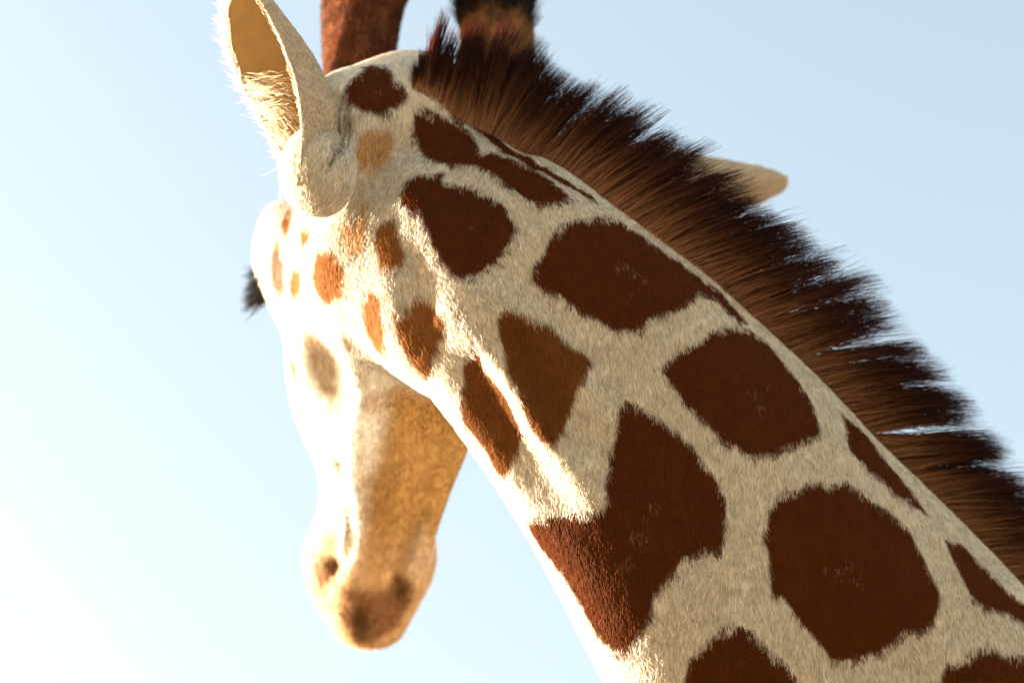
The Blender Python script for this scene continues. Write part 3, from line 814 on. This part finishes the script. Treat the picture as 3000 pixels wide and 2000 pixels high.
ear_skin = principled('ear_skin', rough=.75, attr='coat', spec=.15, sss=.0, bump=(500, .3, .002), vary=.2)
_nt = ear_skin.node_tree
_b = [x for x in _nt.nodes if x.type == 'BSDF_PRINCIPLED'][0]
_t = _nt.nodes.new('ShaderNodeBsdfTranslucent'); _m = _nt.nodes.new('ShaderNodeMixShader'); _m.inputs[0].default_value = .2
_a = _nt.nodes.new('ShaderNodeMix'); _a.data_type = 'RGBA'; _a.blend_type = 'MULTIPLY'; _a.inputs['Factor'].default_value = 1
_nt.links.new(_b.inputs['Base Color'].links[0].from_socket, _a.inputs[6]); _a.inputs[7].default_value = (1.0, .80, .58, 1)
_nt.links.new(_a.outputs[2], _t.inputs[0])
_o = [x for x in _nt.nodes if x.type == 'OUTPUT_MATERIAL'][0]
_nt.links.new(_b.outputs[0], _m.inputs[1]); _nt.links.new(_t.outputs[0], _m.inputs[2]); _nt.links.new(_m.outputs[0], _o.inputs[0])

ear_in = np.array((.36, .25, .12)); ear_out = np.array((.58, .50, .40))
near_ear, e_out, e_in = make_ear(
    [[-0.2497,0.075,0.1811], [-0.273,0.09,0.2087], [-0.2991,0.1,0.2625], [-0.3222,0.105,0.3067], [-0.3357,0.105,0.3532], [-0.3341,0.1,0.3991], [-0.329,0.09,0.4287], [-0.3218,0.08,0.45]],
    [[-0.2475,-0.006,0.1792], [-0.2415,-0.006,0.2216], [-0.2438,0.01,0.2678], [-0.2544,0.03,0.3124], [-0.2703,0.04,0.3539], [-0.2935,0.05,0.3956], [-0.3102,0.065,0.4255], [-0.3193,0.075,0.4493]],
    [[-0.216,0.03,0.1686], [-0.2092,0.05,0.2255], [-0.2122,0.08,0.2762], [-0.2317,0.11,0.3134], [-0.2514,0.11,0.346], [-0.2805,0.1,0.3914], [-0.3012,0.09,0.4226], [-0.3179,0.082,0.4482]],
    .006, 26000, ear_in, ear_out, .005)
tag(near_ear, 'ear held upright with pale hairs in its open cup')
far_ear, _o1, _o2 = make_ear(
    [[0.0294,0.29,0.2585], [0.1239,0.34,0.2578], [0.2142,0.37,0.2421], [0.2935,0.385,0.2297], [0.3388,0.39,0.2193], [0.3545,0.39,0.2098]],
    [[0.0294,0.29,0.193], [0.1239,0.34,0.1571], [0.2142,0.37,0.1501], [0.2935,0.385,0.1703], [0.3416,0.39,0.1896], [0.354,0.39,0.2019]],
    [[0.0291,0.25,0.2232], [0.1222,0.29,0.2039], [0.2115,0.325,0.1939], [0.2907,0.35,0.1975], [0.3396,0.375,0.2033], [0.3548,0.387,0.2063]],
    .006, 14000, ear_in, ear_out)
tag(far_ear, 'ear pointing back past the mane')

# long pale hairs that grow from the far rim into the cup
NE = 900
ti = rng.uniform(.06, .46, NE) * 39; ia = ti.astype(int)
fi = np.clip(np.abs(rng.normal(0, 6.5, NE)), 0, 19).astype(int)
er = e_in[ia, fi] + (e_in[ia + 1, fi] - e_in[ia, fi]) * (ti - ia)[:, None]
across = unit(e_in[ia, -1] - e_in[ia, 0]); axis_e = unit(e_in[np.minimum(ia + 3, 39), 30] - e_in[ia, 30])
inward = unit(e_in[ia, 30] - (e_in[ia, 0] + e_in[ia, -1]) / 2)
le = rng.uniform(.018, .048, NE)[:, None]
cle = clump(er, .010, 9)
d0 = unit(across * .8 - axis_e * .2 + inward * .15 + .35 * cle + rng.normal(0, .12, er.shape))
bend = unit(-axis_e * .8 + across * .3 + .4 * cle)
pe = np.stack([er + le * (d0 * t + bend * .45 * t * t - inward * .10 * t) for t in (0, .25, .5, .75, 1.0)], 1)
ear_hair = part(new_hair_object('ear_hair', to_world(pe), np.array([.0003, .0003, .00025, .0002, .00005]), coat_mat, colors=np.tile((.70, .62, .46), (NE, 1)) * rng.uniform(.7, 1.15, (NE, 1))), near_ear)
# wisps outside the far rim
NW = 420
tw_ = rng.uniform(.1, .9, NW) * 39; iw = tw_.astype(int)
wr = e_out[iw, 0] + (e_out[iw + 1, 0] - e_out[iw, 0]) * (tw_ - iw)[:, None]
wd = unit(unit(e_out[iw, 0] - e_out[iw, -1]) * .7 + unit(e_out[np.minimum(iw + 3, 39), 30] - e_out[iw, 30]) * .7 + rng.normal(0, .25, wr.shape))
wl = rng.uniform(.008, .026, NW)[:, None]
pw_ = np.stack([wr, wr + wd * wl * .5, wr + wd * wl + rng.normal(0, .002, wr.shape)], 1)
part(new_hair_object('ear_wisps', to_world(pw_), np.array([.00022, .00016, .00004]), coat_mat, colors=np.tile((.72, .66, .54), (NW, 1))), near_ear)

# ------------------------------------------------------------------ ossicones
horn_skin = principled('horn_skin', rough=.8, attr='coat', spec=.1, bump=(260, .6, .004), vary=.4)
def make_ossicone(rows, tip_dark, tuft, label, base=(.12, .038, .014)):
    lf_ = Loft([[*r_[0], *r_[1], r_[2], r_[3]] for r_ in rows], n=18, k=.01)
    folds = []
    c_ = lf_.c
    for a_, rr in ((2.5, .010), (3.6, .008), (4.5, .010), (5.6, .009), (.6, .008), (1.6, .009)):
        ring = [[*(c_[i] + .94 * (lf_.l[i] * lf_.w[i] * math.cos(a_ + .25 * math.sin(i * .5)) + lf_.d[i] * lf_.h[i] * math.sin(a_ + .25 * math.sin(i * .5)))), rr * (.7 + .5 * math.sin(i * .7 + a_))] for i in range(1, 17, 3)]
        folds.append(Strand(ring, k=.016))
    v, f = surface([lf_] + folds, [], lf_.lo - .04, lf_.hi + .04, .004)
    n = vertex_normals(v, f)
    s_, *_r = lf_.coords(v.astype(np.float32)); tax = _r[5]
    def colour(p, nn):
        s1 = lf_.coords(p.astype(np.float32))[0] / 17
        w = smooth01(s1, *tip_dark)[:, None]
        k_ = clump(p, .012, 3)[:, :1]
        return np.array(base) * (1 + .45 * k_) * (1 - w) + np.array((.012, .009, .008)) * w
    o = part(new_mesh_object('ossicone', to_world(v), f, horn_skin, colors=colour(v, n)))
    dress('ossicone_fur', v, f, n, tax, 16000, .010, .18, colour, o, rad=1.0)
    if tuft:
        NT = 2600
        top = lf_.coords(v.astype(np.float32))[0] / 17
        sel = v[top > tuft[0]]; seln = n[top > tuft[0]]
        ii = rng.integers(0, len(sel), NT)
        dr = unit(seln[ii] * .45 + tax[top > tuft[0]][ii] * .8 + .3 * clump(sel[ii], .01, 4))
        ll = rng.uniform(.4, 1, NT)[:, None] * tuft[1]
        tp = np.stack([sel[ii], sel[ii] + dr * ll * .5, sel[ii] + dr * ll + rng.normal(0, .003, dr.shape)], 1)
        part(new_hair_object('tuft', to_world(tp), np.array([.00035, .0003, .00006]), coat_mat, colors=np.tile((.012, .009, .008), (NT, 1))), o)
    tag(o, label)
    return o
make_ossicone([([-0.1919,0.27,0.2678], HU, .044, .05), ([-0.1947,0.3,0.3194], HU, .038, .044), ([-0.1953,0.33,0.3718], HU, .040, .044), ([-0.1891,0.36,0.425], HU, .046, .048), ([-0.1837,0.385,0.4728], HU, .05, .05), ([-0.1834,0.4,0.5029], HU, .036, .04)], (.62, .9), (.8, .03), 'ossicone above the upright ear')
make_ossicone([([-0.0224,0.3,0.2811], HU, .046, .05), ([-0.021,0.33,0.3331], HU, .040, .044), ([-0.0211,0.355,0.3855], HU, .040, .042), ([-0.0201,0.38,0.433], HU, .043, .045), ([-0.0174,0.4,0.4748], HU, .046, .046), ([-0.0158,0.41,0.5015], HU, .034, .036)], (.34, .58), (.45, .035), 'ossicone with black tufted tip behind the start of the mane', (.26, .12, .05))  # lighter base: sunlight on this ossicone is put into its colour

# ------------------------------------------------------------------ eyes
def ball_mesh(c, r, nu=24, nv_=14):
    v = []
    for j in range(nv_ + 1):
        t = math.pi * j / nv_
        for i in range(nu):
            a_ = 2 * math.pi * i / nu
            v.append((c[0] + r * math.sin(t) * math.cos(a_), c[1] + r * math.sin(t) * math.sin(a_), c[2] + r * math.cos(t)))
    f = [[j * nu + i, (j + 1) * nu + i, (j + 1) * nu + (i + 1) % nu, j * nu + (i + 1) % nu] for j in range(nv_) for i in range(nu)]
    return np.array(v), np.array(f)
eye_mat = principled('eye', (.012, .007, .005), .08, spec=.6)
lash_mat = fur_material('lash_hair', trans=.05, gloss=.1)
for s in (1, -1):
    ec = head(.222, s * .138, .062)
    v, f = ball_mesh(ec, .023)
    eye = part(new_mesh_object('eye', to_world(v), f[:, ::-1], eye_mat))
    NL = 420
    th = rng.uniform(-.2, 1.0, NL) * math.pi * .8
    lr = ec + .021 * (np.cos(th)[:, None] * -HF * .9 + np.sin(th)[:, None] * HU * .2) + HL * s * (.012 + .004 * rng.random((NL, 1)))
    lr = ec + HL * s * (.016 + .005 * rng.random((NL, 1))) + HF * rng.uniform(-.022, .034, (NL, 1)) + HU * rng.uniform(-.016, .012, (NL, 1))
    ld_ = unit(HL * s * .75 + HF * .55 + HU * .25 + rng.normal(0, .22, (NL, 3)))
    ll_ = rng.uniform(.010, .034, NL)[:, None]
    lp = np.stack([lr, lr + ld_ * ll_ * .5, lr + ld_ * ll_ + HF * ll_ * .15], 1)
    part(new_hair_object('eyelashes', to_world(lp), np.array([.0005, .0004, .0001]), lash_mat, colors=np.tile((.012, .010, .010), (NL, 1))), eye)

# ------------------------------------------------------------------ ground
earth = principled('dry_earth', (.46, .37, .26), .95, spec=.1, vary=.4)
ground = new_mesh_object('ground', [(-1500, -1500, 0), (1500, -1500, 0), (1500, 1500, 0), (-1500, 1500, 0)], [[0, 1, 2, 3]], earth)
tag(ground, kind='structure')
